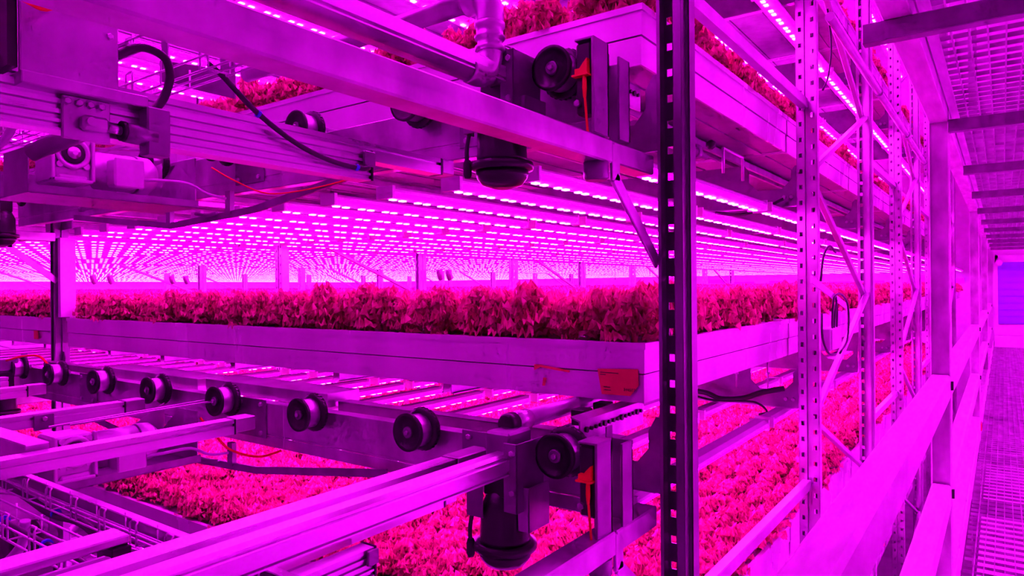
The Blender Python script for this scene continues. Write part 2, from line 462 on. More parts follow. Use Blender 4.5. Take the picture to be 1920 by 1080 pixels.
# tie beams between lone upright and first frame
for z, n in ((.92, 'upper'), (-1.005, 'lower')):
    for k in range(0, 5, 2):
        o = single('tie_beam', MB().box(X0 + BAY * k + .05, X0 + BAY * (k + 1) - .05, .79, .83, z - .024, z + .024), 'post',
                   '%s thin steel tie beam between uprights beside the walkway, %s from the front' % (n, ORD[k // 2]), 'beam', 'tie beams beside the walkway', bevel=.003)

# cross beams with the notched end, one at every upright line, tier and lane
def cross_mb():
    y0, y1 = .055, LANE - .055
    pts = [(y0, -.43), (y0 + .012, -.43), (y0 + .03, -.455), (y0 + .03, -.50), (y0 + .075, -.545), (y0 + .20, -.545), (y0 + .245, -.50), (y0 + .245, -.44), (y0 + .27, -.405),
           (y1 - .27, -.405), (y1 - .245, -.44), (y1 - .245, -.50), (y1 - .20, -.545), (y1 - .075, -.545), (y1 - .03, -.50), (y1 - .03, -.455), (y1 - .012, -.43), (y1, -.43), (y1, -.635), (y0, -.635)]
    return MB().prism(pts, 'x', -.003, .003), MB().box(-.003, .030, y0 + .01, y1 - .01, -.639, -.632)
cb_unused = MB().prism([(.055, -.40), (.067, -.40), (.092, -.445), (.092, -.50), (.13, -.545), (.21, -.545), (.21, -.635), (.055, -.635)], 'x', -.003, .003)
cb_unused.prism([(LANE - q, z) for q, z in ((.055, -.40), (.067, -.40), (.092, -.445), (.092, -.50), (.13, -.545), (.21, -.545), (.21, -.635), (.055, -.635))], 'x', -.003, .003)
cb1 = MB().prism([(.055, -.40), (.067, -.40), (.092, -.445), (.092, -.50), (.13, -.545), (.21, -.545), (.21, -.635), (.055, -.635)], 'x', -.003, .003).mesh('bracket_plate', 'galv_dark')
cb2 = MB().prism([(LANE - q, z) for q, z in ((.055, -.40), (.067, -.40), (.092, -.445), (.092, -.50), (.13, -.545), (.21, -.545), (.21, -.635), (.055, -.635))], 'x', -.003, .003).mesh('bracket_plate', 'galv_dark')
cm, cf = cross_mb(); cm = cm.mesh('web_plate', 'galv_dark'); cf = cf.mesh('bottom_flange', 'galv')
cbolt = MB()
for y in (.085, .12, LANE - .085, LANE - .12):
    for z in (-.59,): cbolt.bolt((-.003, y, z), (-1, 0, 0))
cbolt = cbolt.mesh('bolt_row', 'galv')
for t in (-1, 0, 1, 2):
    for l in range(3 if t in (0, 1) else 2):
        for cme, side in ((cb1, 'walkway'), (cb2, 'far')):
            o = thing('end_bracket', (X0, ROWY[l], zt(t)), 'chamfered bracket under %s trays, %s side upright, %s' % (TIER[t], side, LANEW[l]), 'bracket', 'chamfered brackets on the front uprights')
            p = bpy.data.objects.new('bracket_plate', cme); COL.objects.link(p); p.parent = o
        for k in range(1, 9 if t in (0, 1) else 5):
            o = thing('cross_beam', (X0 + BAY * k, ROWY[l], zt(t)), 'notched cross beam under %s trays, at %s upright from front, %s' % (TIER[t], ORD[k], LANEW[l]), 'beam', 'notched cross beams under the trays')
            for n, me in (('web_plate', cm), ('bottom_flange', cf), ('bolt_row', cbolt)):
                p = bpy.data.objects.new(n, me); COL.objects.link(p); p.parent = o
# tray support rails running back under the trays
for t in (-1, 0, 1, 2):
    for l in range(2):
        for q, yy in enumerate((.36, .95, 1.6, 2.4, 3.1, 3.75)):
            y = ROWY[l] + yy
            L = 14. if t in (0, 1) else 8.
            mb = MB().box(2.0, 2.0 + L, y - .022, y - .019, -.406, -.364).box(2.0, 2.0 + L, y + .019, y + .022, -.406, -.364).box(2.0, 2.0 + L, y - .022, y + .022, -.367, -.364)
            mb.box(2.0, 2.0 + L, y - .034, y - .022, -.406, -.403).box(2.0, 2.0 + L, y + .022, y + .034, -.406, -.403)
            for v in range(len(mb.v)): mb.v[v] = (mb.v[v][0], mb.v[v][1], mb.v[v][2] + zt(t))
            single('support_rail', mb, 'galv', 'steel support rail under %s trays, %s across, %s' % (TIER[t], ORD[q], LANEW[l]), 'rail', 'support rails under the trays')

# ------------------------------------------------------------------ transfer machinery in front of the trays (one set per tier)
def tiers(o, label_up, keep=None):
    """the same thing one tier higher"""
    return dup(o, (0, 0, PITCH), label_up, keep=keep)

# roller beam
def roller_beam(x, ya, yb, wheels, label, label_up, rowname):
    o = thing('roller_beam', (x, ya, -.635), label, 'roller beam', 'roller beams')
    part('web_plate', o, MB().box(x, x + .005, ya, yb, -.585, -.461).box(x, x + .005, ya, yb, -.635, -.594).box(x + .004, x + .006, ya, yb, -.594, -.585), 'galv', .001)
    part('top_flange', o, MB().box(x + .003, x + .050, ya, yb, -.466, -.461), 'galv')
    part('bottom_flange', o, MB().box(x + .003, x + .045, ya, yb, -.637, -.633), 'galv')
    for y0 in (1.20, 2.44, 3.95):
        if ya < y0 < yb - .1:
            p = part('splice_plate', o, MB().box(x - .006, x - .001, y0, y0 + .20, -.605, -.448), 'galv_dark', .001)
            for yy in (y0 + .03, y0 + .17):
                for zz in (-.468, -.585): part('bolt', p, MB().bolt((x - .006, yy, zz), (-1, 0, 0), .010, .009), 'galv')
    for y in wheels:
        c = (x - .115, y, -.456)
        w = part('wheel', o, MB().lathe(c, (1, 0, 0), [(.018, .010), (.046, .014), (.050, .004), (.061, .0), (.061, .012), (.0515, .018)], 28), 'black')
        part('tread', w, MB().lathe(c, (1, 0, 0), [(.052, .016), (.053, .020), (.053, .062), (.050, .066)], 28), 'galv')
        fl = MB().lathe(c, (1, 0, 0), [(.055, .062), (.069, .066), (.069, .084), (.055, .088)], 28)
        for k in range(28):
            a = 2 * math.pi * k / 28
            fl.beam((c[0] + .070, c[1] + .069 * math.cos(a), c[2] + .069 * math.sin(a)), (c[0] + .081, c[1] + .069 * math.cos(a), c[2] + .069 * math.sin(a)), .006, .004, (0, math.cos(a), math.sin(a)))
        part('wheel_flange', w, fl, 'black')
        part('bearing', w, MB().lathe(c, (-1, 0, 0), [(.019, -.012), (.019, -.003), (.0165, -.001)], 16), 'galv_dark')
        part('axle', w, MB().lathe(c, (-1, 0, 0), [(.009, -.006), (.009, .004), (.007, .006)], 6, False).cyl((c[0] + .086, c[1], c[2]), (x, c[1], c[2]), .016, 12), 'galv')
    return tiers(o, label_up)
WY = [.987 + .551 * k for k in range(8)]
roller_beam(1.675, .93, 2.33, [w for w in WY if w < 2.3], 'steel roller beam with black flanged wheels below the eye-level tray, nearer half', 'steel roller beam with black flanged wheels up behind the box beam at the top', '')
roller_beam(1.675, 2.332, 5.02, [w for w in WY if w > 2.3 and w < 5], 'steel roller beam with black flanged wheels below the eye-level tray, far half towards the left', 'steel roller beam with black wheels on the upper tier, far half behind the aluminium profile', '')
roller_beam(1.675, 5.32, 9.3, [5.36 + .551 * k for k in range(3)], 'steel roller beam of the next lane beyond the far left upright', 'upper steel roller beam of the next lane beyond the far left upright', '')

# covers on the beam and the long dark beam behind the wheels
o = single('cover_box', MB().box(1.755, 1.92, 3.10, 4.03, -.482, -.418), 'galv', 'flat steel cover box behind the wheels, farther of the two on the lower side', 'cover', 'flat steel covers', bevel=.002); tiers(o, 'flat steel cover box on the upper roller beam, farther one')
o = single('cover_box', MB().box(1.755, 1.92, 2.16, 3.03, -.466, -.410), 'galv', 'flat steel cover box behind the wheels, nearer of the two on the lower side', 'cover', 'flat steel covers', bevel=.002); tiers(o, 'flat steel cover box on the upper roller beam, nearer one')
o = thing('angle_beam', (1.80, .92, -.5), 'long dark steel angle beam behind the wheels below the tray', 'beam')
part('web_plate', o, MB().box(1.80, 1.806, .92, 2.15, -.505, -.445).box(1.80, 1.806, 4.05, 5.0, -.505, -.445), 'galv_dark'); part('flange', o, MB().box(1.80, 1.86, .92, 2.15, -.449, -.445).box(1.80, 1.86, 4.05, 5.0, -.449, -.445), 'galv')
tiers(o, 'long dark steel angle beam behind the wheels of the upper tier')

# rails running towards the trays
def rail(y0, y1, z0, z1, xa, xb, cap, label, up, clamps=(), rnd_top=False, slot=True):
    ym, w = (y0 + y1) / 2, (y1 - y0) / 2
    o = thing('transfer_rail', (xa, ym, z0), label, 'rail', 'transfer rails')
    if rnd_top: prof = [(y0, z0), (y1, z0), (y1, z1 - .014), (y1 - .010, z1), (y0 + .022, z1), (y0 + .010, z1 - .007), (y0 + .010, z1 - .013), (y0, z1 - .015), (y0, z0 + .012), (y0 + .006, z0 + .010), (y0 + .006, z0 + .006), (y0, z0 + .004)]
    elif slot:
        h = z1 - z0
        prof = [(y0, z0), (y1, z0), (y1, z1), (y0, z1), (y0, z1 - h * .26), (y0 + .010, z1 - h * .28), (y0 + .010, z1 - h * .42), (y0, z1 - h * .44)]
    else: prof = [(y0, z0), (y1, z0), (y1, z1), (y0, z1)]
    part('profile', o, MB().prism(prof, 'x', xa, xb), 'alu')
    if cap:
        part('end_cap', o, MB().box(xb + .004, xb + cap, y0 - .003, y1 + .003, z0 + .004, z1 + .003), 'galv', .003)
        part('gasket', o, MB().box(xb - .001, xb + .005, y0 - .001, y1 + .001, z0 - .001, z1 + .001), 'black')
    for cx in clamps:
        c = part('clamp', o, MB().box(cx, cx + .07, y0 - .012, y0 - .002, z0 - .012, z1 - .006), 'galv_dark', .002)
        part('bolt', c, MB().bolt((cx + .035, y0 - .012, z1 - .022), (0, -1, 0), .010, .010), 'galv')
    if up: tiers(o, up)
    return o
rail(1.07, 1.135, -.500, -.445, -1.2, 1.50, 0, 'thick rounded steel rail running to the motor in the lower foreground', 'thick rounded steel rail just under the bent pipe at the top', rnd_top=True)
rail(1.255, 1.31, -.530, -.482, -1.2, 1.47, .15, 'flat aluminium rail with end cap beside the thick rounded rail', 'flat aluminium rail with end cap hidden behind the upper box beam')
rail(1.435, 1.485, -.690, -.640, -.6, 1.62, .06, 'low aluminium rail passing under the two foreground rails', 'bright aluminium rail above the ribbed aluminium profile at upper left')
rail(2.28, 2.34, -.525, -.472, -.6, 1.43, .085, 'aluminium rail with end cap crossing over the lower gear motor', 'aluminium rail over the upper gear motor', clamps=())
rail(3.05, 3.11, -.525, -.472, .3, 1.40, .085, 'aluminium rail with two clamp plates, behind the lower gear motor', 'aluminium rail with two clamp plates on the upper tier', clamps=(.86, 1.06))
rail(3.98, 4.04, -.525, -.472, .3, 1.36, .085, 'far short aluminium rail at the left edge', 'far short aluminium rail of the upper tier at the left edge')
rail(4.50, 4.56, -.525, -.472, .3, 1.45, 0, 'farthest aluminium rail at the left edge near the far motor', 'farthest aluminium rail on the upper tier near the far motor')

# ribbed aluminium profile with cable
o = thing('ribbed_profile', (-.6, 1.36, -.79), 'ribbed aluminium profile ending just above the bottom edge of the picture', 'aluminium profile', 'ribbed aluminium profiles')
y0, z0 = 1.36, -.762
prof = [(y0 + .05, z0), (y0 + .05, z0 + .078), (y0, z0 + .078)]
for zz in (.066, .048, .030, .014): prof += [(y0, z0 + zz), (y0 + .007, z0 + zz - .002), (y0 + .007, z0 + zz - .008), (y0, z0 + zz - .010)]
prof += [(y0, z0)]
part('profile', o, MB().prism(prof, 'x', -.6, 1.255), 'alu')
part('end_plate', o, MB().box(1.256, 1.262, y0 - .002, y0 + .052, z0, z0 + .08), 'black')
part('lug', o, MB().box(1.225, 1.262, y0 - .012, y0 - .001, z0 + .036, z0 + .075), 'galv_dark', .002)
u = tiers(o, 'ribbed aluminium profile across the upper left, with a black cable hanging along it')
u.location.z += .0
single('cable', MB().tube([(.79, 1.345, .475), (.82, 1.34, .455), (.90, 1.34, .395), (1.0, 1.34, .345), (1.10, 1.34, .318), (1.2, 1.342, .312), (1.235, 1.346, .318)], .0065, 8, 5), 'cable', 'black cable sagging along the ribbed profile at upper left', 'cable')
for q, (x, z) in enumerate(((.905, .392), (1.19, .312))):
    single('cable_tie', MB().lathe((x, 1.341, z), (.8, 0, -.35), [(.0085, -.004), (.0085, .004)], 10), 'blue', 'blue tie on the sagging black cable, %s' % ('upper one' if q == 0 else 'lower one at its end'), 'cable tie', 'blue cable ties')

# box beam in front with gusset, strut and round foot: at both ends of the lane, two tiers
def box_beam(z0, z1, label, far_label):
    o = thing('box_beam', (-1., .875, z0), label, 'beam', 'galvanised box beams')
    part('tube', o, MB().box(-1.4, 1.635, .84, .905, z0, z1), 'galv', .004)
    part('end_tube', o, MB().box(1.640, 1.90, .84, .905, z0 + .002, z1 - .002), 'galv', .004)
    part('strut', o, MB().beam((1.655, .845, z1 - .01), (1.655, .845, z0 - .045), .045, .010, (0, 1, 0)).beam((1.650, .845, z0 - .035), (1.93, .845, z0 - .26), .040, .010, (0, 1, 0)), 'galv', .002)
    part('bumper', o, MB().lathe((1.60, .872, z0), (0, 0, -1), [(.034, 0), (.034, .040), (.028, .048)], 20), 'galv_dark')
    d = dup(o, (0, 0, 0), far_label, mirror_y=2.985)
    return o
box_beam(.330, .392, 'galvanised box beam slanting across the top from upper left to the tall dark upright', 'far box beam near the upright at the left edge, above the crop')
box_beam(-.715, -.650, 'galvanised box beam at the bottom reaching the foot of the tall dark upright', 'far lower box beam at the left edge')

# sensor bracket on the box beam
o = thing('sensor_bracket', (1.60, .86, -.65), 'black sensor with orange clip in steel bracket on the lower box beam', 'sensor', 'sensor brackets')
part('sensor_housing', o, MB().box(1.552, 1.60, .858, .905, -.600, -.412), 'black', .006)
part('bracket', o, MB().box(1.548, 1.63, .848, .856, -.650, -.405).box(1.622, 1.63, .848, .90, -.650, -.405).box(1.548, 1.63, .848, .905, -.408, -.402), 'galv_dark', .001)
part('rear_plate', o, MB().box(1.672, 1.735, .838, .845, -.650, -.425).box(1.728, 1.735, .838, .90, -.650, -.425).box(1.70, 1.735, .90, .905, -.46, -.39), 'galv_dark', .001)
c = MB().prism([(.862, -.460), (.862, -.500), (.898, -.500), (.898, -.484), (.884, -.484), (.874, -.472)], 'x', 1.536, 1.552)
c.box(1.532, 1.552, .858, .905, -.504, -.499)
part('clip', o, c, 'orange')
part('plug', o, MB().lathe((1.542, .872, -.516), (0, 0, -1), [(.005, -.012), (.006, 0), (.0065, .020), (.004, .045)], 10), 'orange')
part('cable', o, MB().tube([(1.542, .872, -.55), (1.542, .868, -.60), (1.543, .864, -.655)], .0035, 8, 5), 'orange')
part('bolt', o, MB().bolt((1.552, .897, -.57), (-1, 0, 0), .010, .010), 'galv')
u = tiers(o, 'black sensor with orange clip in steel bracket high beside the tall upright')
dup(o, (0, 0, 0), 'far black sensor bracket near the wheels at the left edge', mirror_y=2.985)

# drive unit with hanging motor
o = thing('drive_unit', (1.53, 1.13, -.78), 'black hanging drive motor with steel side plates under the end of the thick rail', 'drive motor', 'hanging drive motors')
part('motor', o, MB().lathe((1.53, 1.13, -.56), (0, 0, -1), [(.045, 0), (.060, .03), (.068, .05), (.070, .13), (.072, .142)], 32), 'black')
part('motor_ring', o, MB().lathe((1.53, 1.13, -.700), (0, 0, -1), [(.074, 0), (.087, .003), (.089, .012), (.087, .022), (.074, .025)], 36), 'black')
part('motor_cap', o, MB().lathe((1.53, 1.13, -.724), (0, 0, -1), [(.075, 0), (.070, .022), (.055, .040), (.025, .049)], 32), 'black')
part('gearbox', o, MB().box(1.485, 1.575, 1.085, 1.175, -.575, -.468), 'black', .008)
p = part('side_plate', o, MB().box(1.455, 1.459, 1.150, 1.205, -.625, -.528).box(1.455, 1.50, 1.203, 1.207, -.625, -.528), 'galv_dark', .001)
p = part('side_plate', o, MB().box(1.47, 1.60, 1.046, 1.050, -.60, -.415).box(1.47, 1.474, 1.046, 1.090, -.60, -.415), 'galv_dark', .001)
for z in (-.44, -.545): part('bolt', p, MB().bolt((1.47, 1.06, z), (-1, 0, 0), .009, .008), 'galv')
part('lower_bracket', o, MB().box(1.50, 1.60, 1.028, 1.032, -.655, -.535).box(1.50, 1.504, 1.028, 1.065, -.655, -.535), 'galv', .001)
part('bearing_block', o, MB().box(1.49, 1.60, 1.085, 1.168, -.470, -.395), 'galv_dark', .006)
part('cable', o, MB().tube([(1.475, 1.195, -.60), (1.468, 1.205, -.66), (1.47, 1.205, -.72)], .006, 8, 4), 'cable')
part('cable_gland', o, MB().lathe((1.470, 1.205, -.695), (0, 0, -1), [(.009, 0), (.012, .01), (.012, .04), (.008, .05)], 10), 'rubber')
u = tiers(o, 'black hanging drive motor below the slanting box beam, above the crop')
dup(o, (0, 0, 0), 'far hanging drive motor at the left edge, lower of the two', mirror_y=2.985)
dup(u, (0, 0, 0), 'far hanging drive motor at the left edge beside the far upright', mirror_y=2.985)
# shaft and chain guide behind the drive
o = thing('drive_shaft', (1.6, 1.15, -.41), 'steel roller shaft running back under the corner of the tray', 'shaft', 'drive shafts')
part('tube', o, MB().cyl((1.61, 1.15, -.388), (2.6, 1.15, -.388), .026, 20), 'galv')
part('collar', o, MB().lathe((1.60, 1.15, -.388), (1, 0, 0), [(.030, 0), (.030, .07), (.027, .074)], 20), 'alu')
part('end_cap', o, MB().lathe((1.60, 1.15, -.388), (-1, 0, 0), [(.031, 0), (.031, .03), (.025, .04)], 20), 'black')
tiers(o, 'steel roller shaft on the upper tier behind the bent pipe')
o = thing('chain_guide', (1.67, 1.0, -.43), 'steel guide bar with a row of chain pins under the corner of the tray', 'chain guide', 'chain guides')
part('bar', o, MB().prism([(.985, -.462), (.990, -.462), (.990, -.388), (1.018, -.378), (1.018, -.374), (.985, -.384)], 'x', 1.70, 2.12), 'galv')
cp = MB()
for k in range(14): cp.cyl((1.73 + k * .028, .985, -.412), (1.73 + k * .028, .977, -.412), .006 if k % 4 else .009, 8)
part('chain_pins', o, cp, 'black')
for x in (1.83, 1.97): part('block', o, MB().box(x, x + .055, 1.045, 1.095, -.428, -.378), 'black', .003)
tiers(o, 'steel guide bar with chain pins on the upper tier beside the upright')

# gear motor unit on its pan
o = thing('gear_motor', (1.2, 2.75, -.70), 'grey gear motor on a steel pan behind the lower rails', 'gear motor', 'gear motors on pans')
Z = -PITCH
part('pan', o, MB().box(.93, 1.54, 2.70, 3.02, .342 + Z, .346 + Z).box(.93, 1.54, 2.70, 2.704, .342 + Z, .372 + Z).box(.93, .934, 2.70, 2.92, .346 + Z, .50 + Z).box(.93, 1.54, 3.016, 3.02, .346 + Z, .45 + Z), 'galv_dark')
part('guard_plate', o, MB().prism([(2.72, .346 + Z), (3.02, .346 + Z), (3.02, .43 + Z), (2.86, .55 + Z), (2.72, .55 + Z)], 'x', 1.536, 1.54).prism([(1.40, .48 + Z), (1.54, .56 + Z), (1.54, .346 + Z), (1.30, .346 + Z)], 'y', 2.99, 2.995), 'galv')
part('gearbox', o, MB().box(.985, 1.115, 2.66, 2.80, .385 + Z, .545 + Z).box(1.0, 1.10, 2.645, 2.66, .388 + Z, .41 + Z), 'motor', .010)
part('gearbox_frame', o, MB().box(.980, .992, 2.640, 2.662, .385 + Z, .55 + Z).box(1.108, 1.120, 2.640, 2.662, .385 + Z, .55 + Z).box(.98, 1.12, 2.640, 2.662, .385 + Z, .397 + Z), 'motor', .003)
fl = MB().lathe((1.050, 2.655, .487 + Z), (0, -1, 0), [(.056, 0), (.056, .012), (.046, .016), (.040, .008)], 32)
for a in (45, 135, 225, 315):
    x, z = 1.050 + .060 * math.cos(math.radians(a)), .487 + Z + .060 * math.sin(math.radians(a))
    fl.lathe((x, 2.655, z), (0, -1, 0), [(.011, 0), (.011, .012)], 12)
f = part('flange', o, fl, 'motor')
part('seal', f, MB().lathe((1.050, 2.655, .487 + Z), (0, -1, 0), [(.038, .010), (.038, .013), (.024, .014)], 28), 'rubber')
part('shaft', f, MB().lathe((1.050, 2.655, .487 + Z), (0, -1, 0), [(.021, .010), (.021, .020), (.011, .021), (.009, .028)], 20), 'galv')
part('motor_body', o, MB().lathe((1.115, 2.77, .455 + Z), (1, 0, 0), [(.050, 0), (.062, .01), (.062, .03), (.048, .04), (.070, .06), (.070, .19)], 28), 'motor')
fc = part('fan_cover', o, MB().lathe((1.31, 2.77, .455 + Z), (1, 0, 0), [(.073, 0), (.075, .004), (.072, .05), (.050, .075), (.02, .08)], 28), 'motor')
tb = part('terminal_box', o, MB().box(1.185, 1.285, 2.64, 2.71, .388 + Z, .492 + Z), 'motor', .008)
part('lid', tb, MB().box(1.182, 1.288, 2.630, 2.641, .385 + Z, .495 + Z), 'motor', .005)
part('cable', o, MB().tube([(1.285, 2.66, .42 + Z), (1.34, 2.63, .425 + Z), (1.45, 2.62, .425 + Z), (1.52, 2.60, .39 + Z), (1.60, 2.60, .38 + Z)], .006, 8, 5), 'grey_cable')
part('belt_bar', o, MB().beam((1.10, 2.82, .555 + Z), (1.63, 2.62, .60 + Z), .018, .006).beam((1.06, 2.90, .545 + Z), (1.60, 2.75, .585 + Z), .018, .006), 'galv')
tiers(o, 'grey gear motor in a steel pan hanging at the upper left')

# hanger strap frame below the roller beam
o = thing('hanger_strap', (1.63, 2.6, -.75), 'dark flat steel strap with short posts under the lower roller beam', 'hanger strap', 'hanger straps')
sb = MB()
pts = [(1.70, -.625), (2.45, -.725), (2.66, -.735), (3.10, -.752), (3.60, -.70), (4.10, -.645)]
for a, b_ in zip(pts, pts[1:]): sb.beam((1.63, a[0], a[1]), (1.63, b_[0], b_[1]), .010, .028)
part('strap', o, sb, 'galv_dark')
for y, z in ((2.62, -.73), (3.10, -.745)): part('post', o, MB().box(1.62, 1.640, y - .018, y + .018, z, -.635), 'galv_dark')
part('chain', o, MB().tube([(1.62, 2.70, -.722), (1.61, 2.76, -.728), (1.60, 2.83, -.718)], .008, 6, 3), 'galv_dark')
tiers(o, 'dark flat steel strap with short posts above the crop at centre left')

# wire baskets and the channel beside them
def basket(x, w, ya, yb, z, n, label, up):
    o = thing('wire_basket', (x, ya, z), label, 'cable basket', 'wire cable baskets')
    wr = MB()
    for xx in (x, x + w): wr.tube([(xx, ya, z + .03), (xx, yb, z + .03)], .0028, 6)
    for xx in (x, x + w / 2, x + w): wr.tube([(xx, ya, z), (xx, yb, z)], .0028, 6)
    part('long_wires', o, wr, 'alu')
    for k in range(n):
        y = ya + .06 + (yb - ya - .1) * k / (n - 1)
        part('loop', o, MB().tube([(x, y, z), (x, y, z + .052), (x + .004, y, z + .058), (x + .004, y + .026, z + .058), (x, y + .03, z + .052), (x, y + .03, z)], .0026, 6).tube([(x, y, z), (x + w, y, z), (x + w, y, z + .04)], .0026, 6), 'alu')
    if up: tiers(o, up)
basket(.775, .05, 1.10, 2.95, -.595, 12, 'wire cable basket along the dark channel at lower left', 'wire cable basket at upper left near the glowing strips')
basket(.60, .07, 1.35, 2.7, -.575, 9, 'second wire cable basket at the lower left corner', 'second wire cable basket at the upper left corner')
o = thing('cable_channel', (.85, 1.0, -.63), 'long dark steel channel with bright edge beside the crop at lower left', 'channel')
part('web', o, MB().box(.835, .839, .95, 3.2, -.635, -.573), 'galv'); part('lip', o, MB().box(.835, .858, .95, 3.2, -.576, -.572).box(.835, .875, .95, 3.2, -.635, -.632), 'galv')
single('cable', MB().tube([(.80, 3.0, -.585), (.80, 2.45, -.60), (.79, 2.15, -.615), (.785, 1.95, -.60), (.78, 1.75, -.625), (.79, 1.5, -.60), (.80, 1.2, -.60)], .011, 8, 6), 'cable', 'thick black cable snaking along the dark channel at lower left', 'cable')
single('cable', MB().tube([(.62, 2.6, -.56), (.63, 2.2, -.555), (.635, 1.9, -.57), (.63, 1.6, -.565), (.63, 1.3, -.57)], .008, 8, 6), 'cable', 'black cable lying in the wire basket at the lower left corner', 'cable')
single('cable', MB().tube([(.63, 2.6, .48), (.64, 2.2, .49), (.64, 1.95, .475), (.66, 1.7, .50), (.70, 1.55, .50)], .007, 8, 6), 'cable', 'black cable lying in the wire basket at the upper left corner', 'cable')
for q, (x, y, z) in enumerate(((.79, 2.12, -.610), (.785, 1.55, -.603), (.632, 2.0, -.562), (.633, 1.75, -.569))):
    single('cable_tie', MB().lathe((x, y, z), (0, 1, .05), [(.0135, -.004), (.0135, .004)], 10), 'blue', 'blue tie around the %s' % ['thick black cable, farther one', 'thick black cable, nearer one', 'cable in the corner basket, farther one', 'cable in the corner basket, nearer one'][q], 'cable tie', 'blue cable ties')

# carriage at the left edge, upper: face plate, bracket, clevis, hoses
o = thing('carriage_plate', (.53, 1.345, .365), 'flat steel cover plate with bolts at the top left corner', 'cover plate')
part('plate', o, MB().box(.450, .608, 1.335, 1.345, .372, .80), 'galv', .002)
part('flange', o, MB().box(.450, .66, 1.330, 1.40, .352, .374), 'galv', .002)
part('side', o, MB().box(.435, .450, 1.345, 1.50, .38, .80), 'black')
for x, z, r_ in ((.475, .495, .011), (.600, .515, .006), (.592, .47, .006)): part('bolt', o, MB().bolt((x, 1.335, z), (0, -1, 0), r_, r_ * .8), 'alu')
o = thing('clevis_cylinder', (.62, 1.40, .30), 'small steel clevis and cylinder bolted under the cover plate at upper left', 'cylinder')
part('bracket', o, MB().box(.520, .600, 1.352, 1.362, .275, .352), 'galv', .002)
for k in range(4): part('bolt', o, MB().bolt((.526 + k * .019, 1.352, .340), (0, -1, 0), .007, .008), 'galv')
part('clevis', o, MB().box(.545, .590, 1.330, 1.352, .292, .318), 'galv', .005)
part('pin', o, MB().cyl((.556, 1.322, .305), (.556, 1.36, .305), .008, 12), 'galv')
part('rod', o, MB().cyl((.59, 1.341, .303), (.615, 1.341, .301), .0085, 14), 'alu')
part('ring', o, MB().cyl((.613, 1.341, .301), (.620, 1.341, .301), .019, 18), 'black')
part('body', o, MB().cyl((.62, 1.341, .300), (.675, 1.341, .297), .019, 18), 'galv_dark')
part('mount', o, MB().box(.655, .70, 1.325, 1.36, .262, .355), 'galv_dark', .003)
single('steel_tube', MB().cyl((.69, 1.98, .350), (.80, 1.80, .425), .022, 16), 'galv_dark', 'dull steel tube slanting in front of the upper gearbox', 'tube')
single('hose', MB().tube([(.62, 1.37, .45), (.66, 1.36, .475), (.70, 1.35, .465), (.712, 1.35, .43), (.70, 1.35, .385), (.675, 1.345, .35), (.665, 1.343, .335)], .0085, 10, 6), 'cable', 'thick black hose curling beside the cover plate at upper left', 'hose')
single('hose', MB().tube([(.36, 1.28, .60), (.41, 1.29, .50), (.45, 1.30, .478), (.49, 1.30, .486), (.54, 1.30, .60)], .004, 8, 6), 'orange', 'red looping hose over the cover plate at the top left corner', 'hose')
single('hose', MB().tube([(.62, 1.90, .44), (.64, 1.95, .40), (.62, 2.02, .35), (.56, 2.08, .31)], .010, 10, 6), 'grey_cable', 'pale grey hose hanging at the upper left edge', 'hose')
single('hose', MB().tube([(.66, 1.95, -.56), (.655, 1.97, -.63), (.62, 2.05, -.70), (.55, 2.12, -.74)], .012, 10, 6), 'grey_cable', 'pale grey hose at the lower left edge', 'hose')
o = thing('u_bracket', (1.2, 2.2, .58), 'flat U shaped steel bracket in front of the upper glowing strips', 'bracket')
part('plate', o, MB().prism([(2.33, .86), (2.33, .715), (1.90, .585), (1.90, .75), (1.975, .75), (1.975, .69), (2.29, .777), (2.29, .85)], 'x', 1.20, 1.205), 'galv_dark')
# carriage at the left edge, lower
o = thing('carriage_rail', (.1, 1.38, -.50), 'steel rail with rounded side plate at the lower left corner', 'rail')
part('profile', o, MB().box(-.6, .64, 1.375, 1.44, -.487, -.470), 'alu', .003)
part('side_plate', o, MB().prism([(-.4, -.60), (.598, -.60), (.598, -.505), (.594, -.496), (.585, -.491), (-.4, -.491)], 'y', 1.352, 1.360), 'tray')
for x, z in ((.566, -.512), (.585, -.533)): part('hole_disc', o, MB().lathe((x, 1.352, z), (0, -1, 0), [(.006, 0), (.006, .0015)], 16), 'black')  # shade inside the open holes painted as black discs
part('end_stop', o, MB().box(.602, .638, 1.365, 1.43, -.60, -.488), 'black', .002)
o = thing('guide_wheel', (.76, 2.36, -.80), 'black guide wheel at the lower left edge', 'wheel')
part('tyre', o, MB().lathe((.74, 2.36, -.74), (1, 0, 0), [(.02, .006), (.045, .002), (.052, .01), (.052, .02), (.045, .024), (.045, .07), (.058, .075), (.058, .09)], 24), 'black')
part('axle', o, MB().cyl((.83, 2.36, -.74), (.98, 2.36, -.74), .014, 12), 'galv')
part('bearing_bracket', o, MB().box(.88, .90, 2.31, 2.41, -.80, -.69), 'galv'); part('bearing_bracket', o, MB().box(.96, .98, 2.31, 2.41, -.80, -.70), 'galv')
single('carrier_beam', MB().box(.60, 1.00, 2.46, 2.52, -.845, -.80), 'galv', 'bright steel beam under the guide wheel at the lower left', 'beam', bevel=.003)
o = single('cross_rail', MB().box(.80, .865, 2.36, 4.6, -.525, -.455), 'galv', 'steel box rail running to the left edge behind the long capped rail', 'rail', 'box rails to the left edge', bevel=.003)
tiers(o, 'steel box rail running to the left edge on the upper tier')
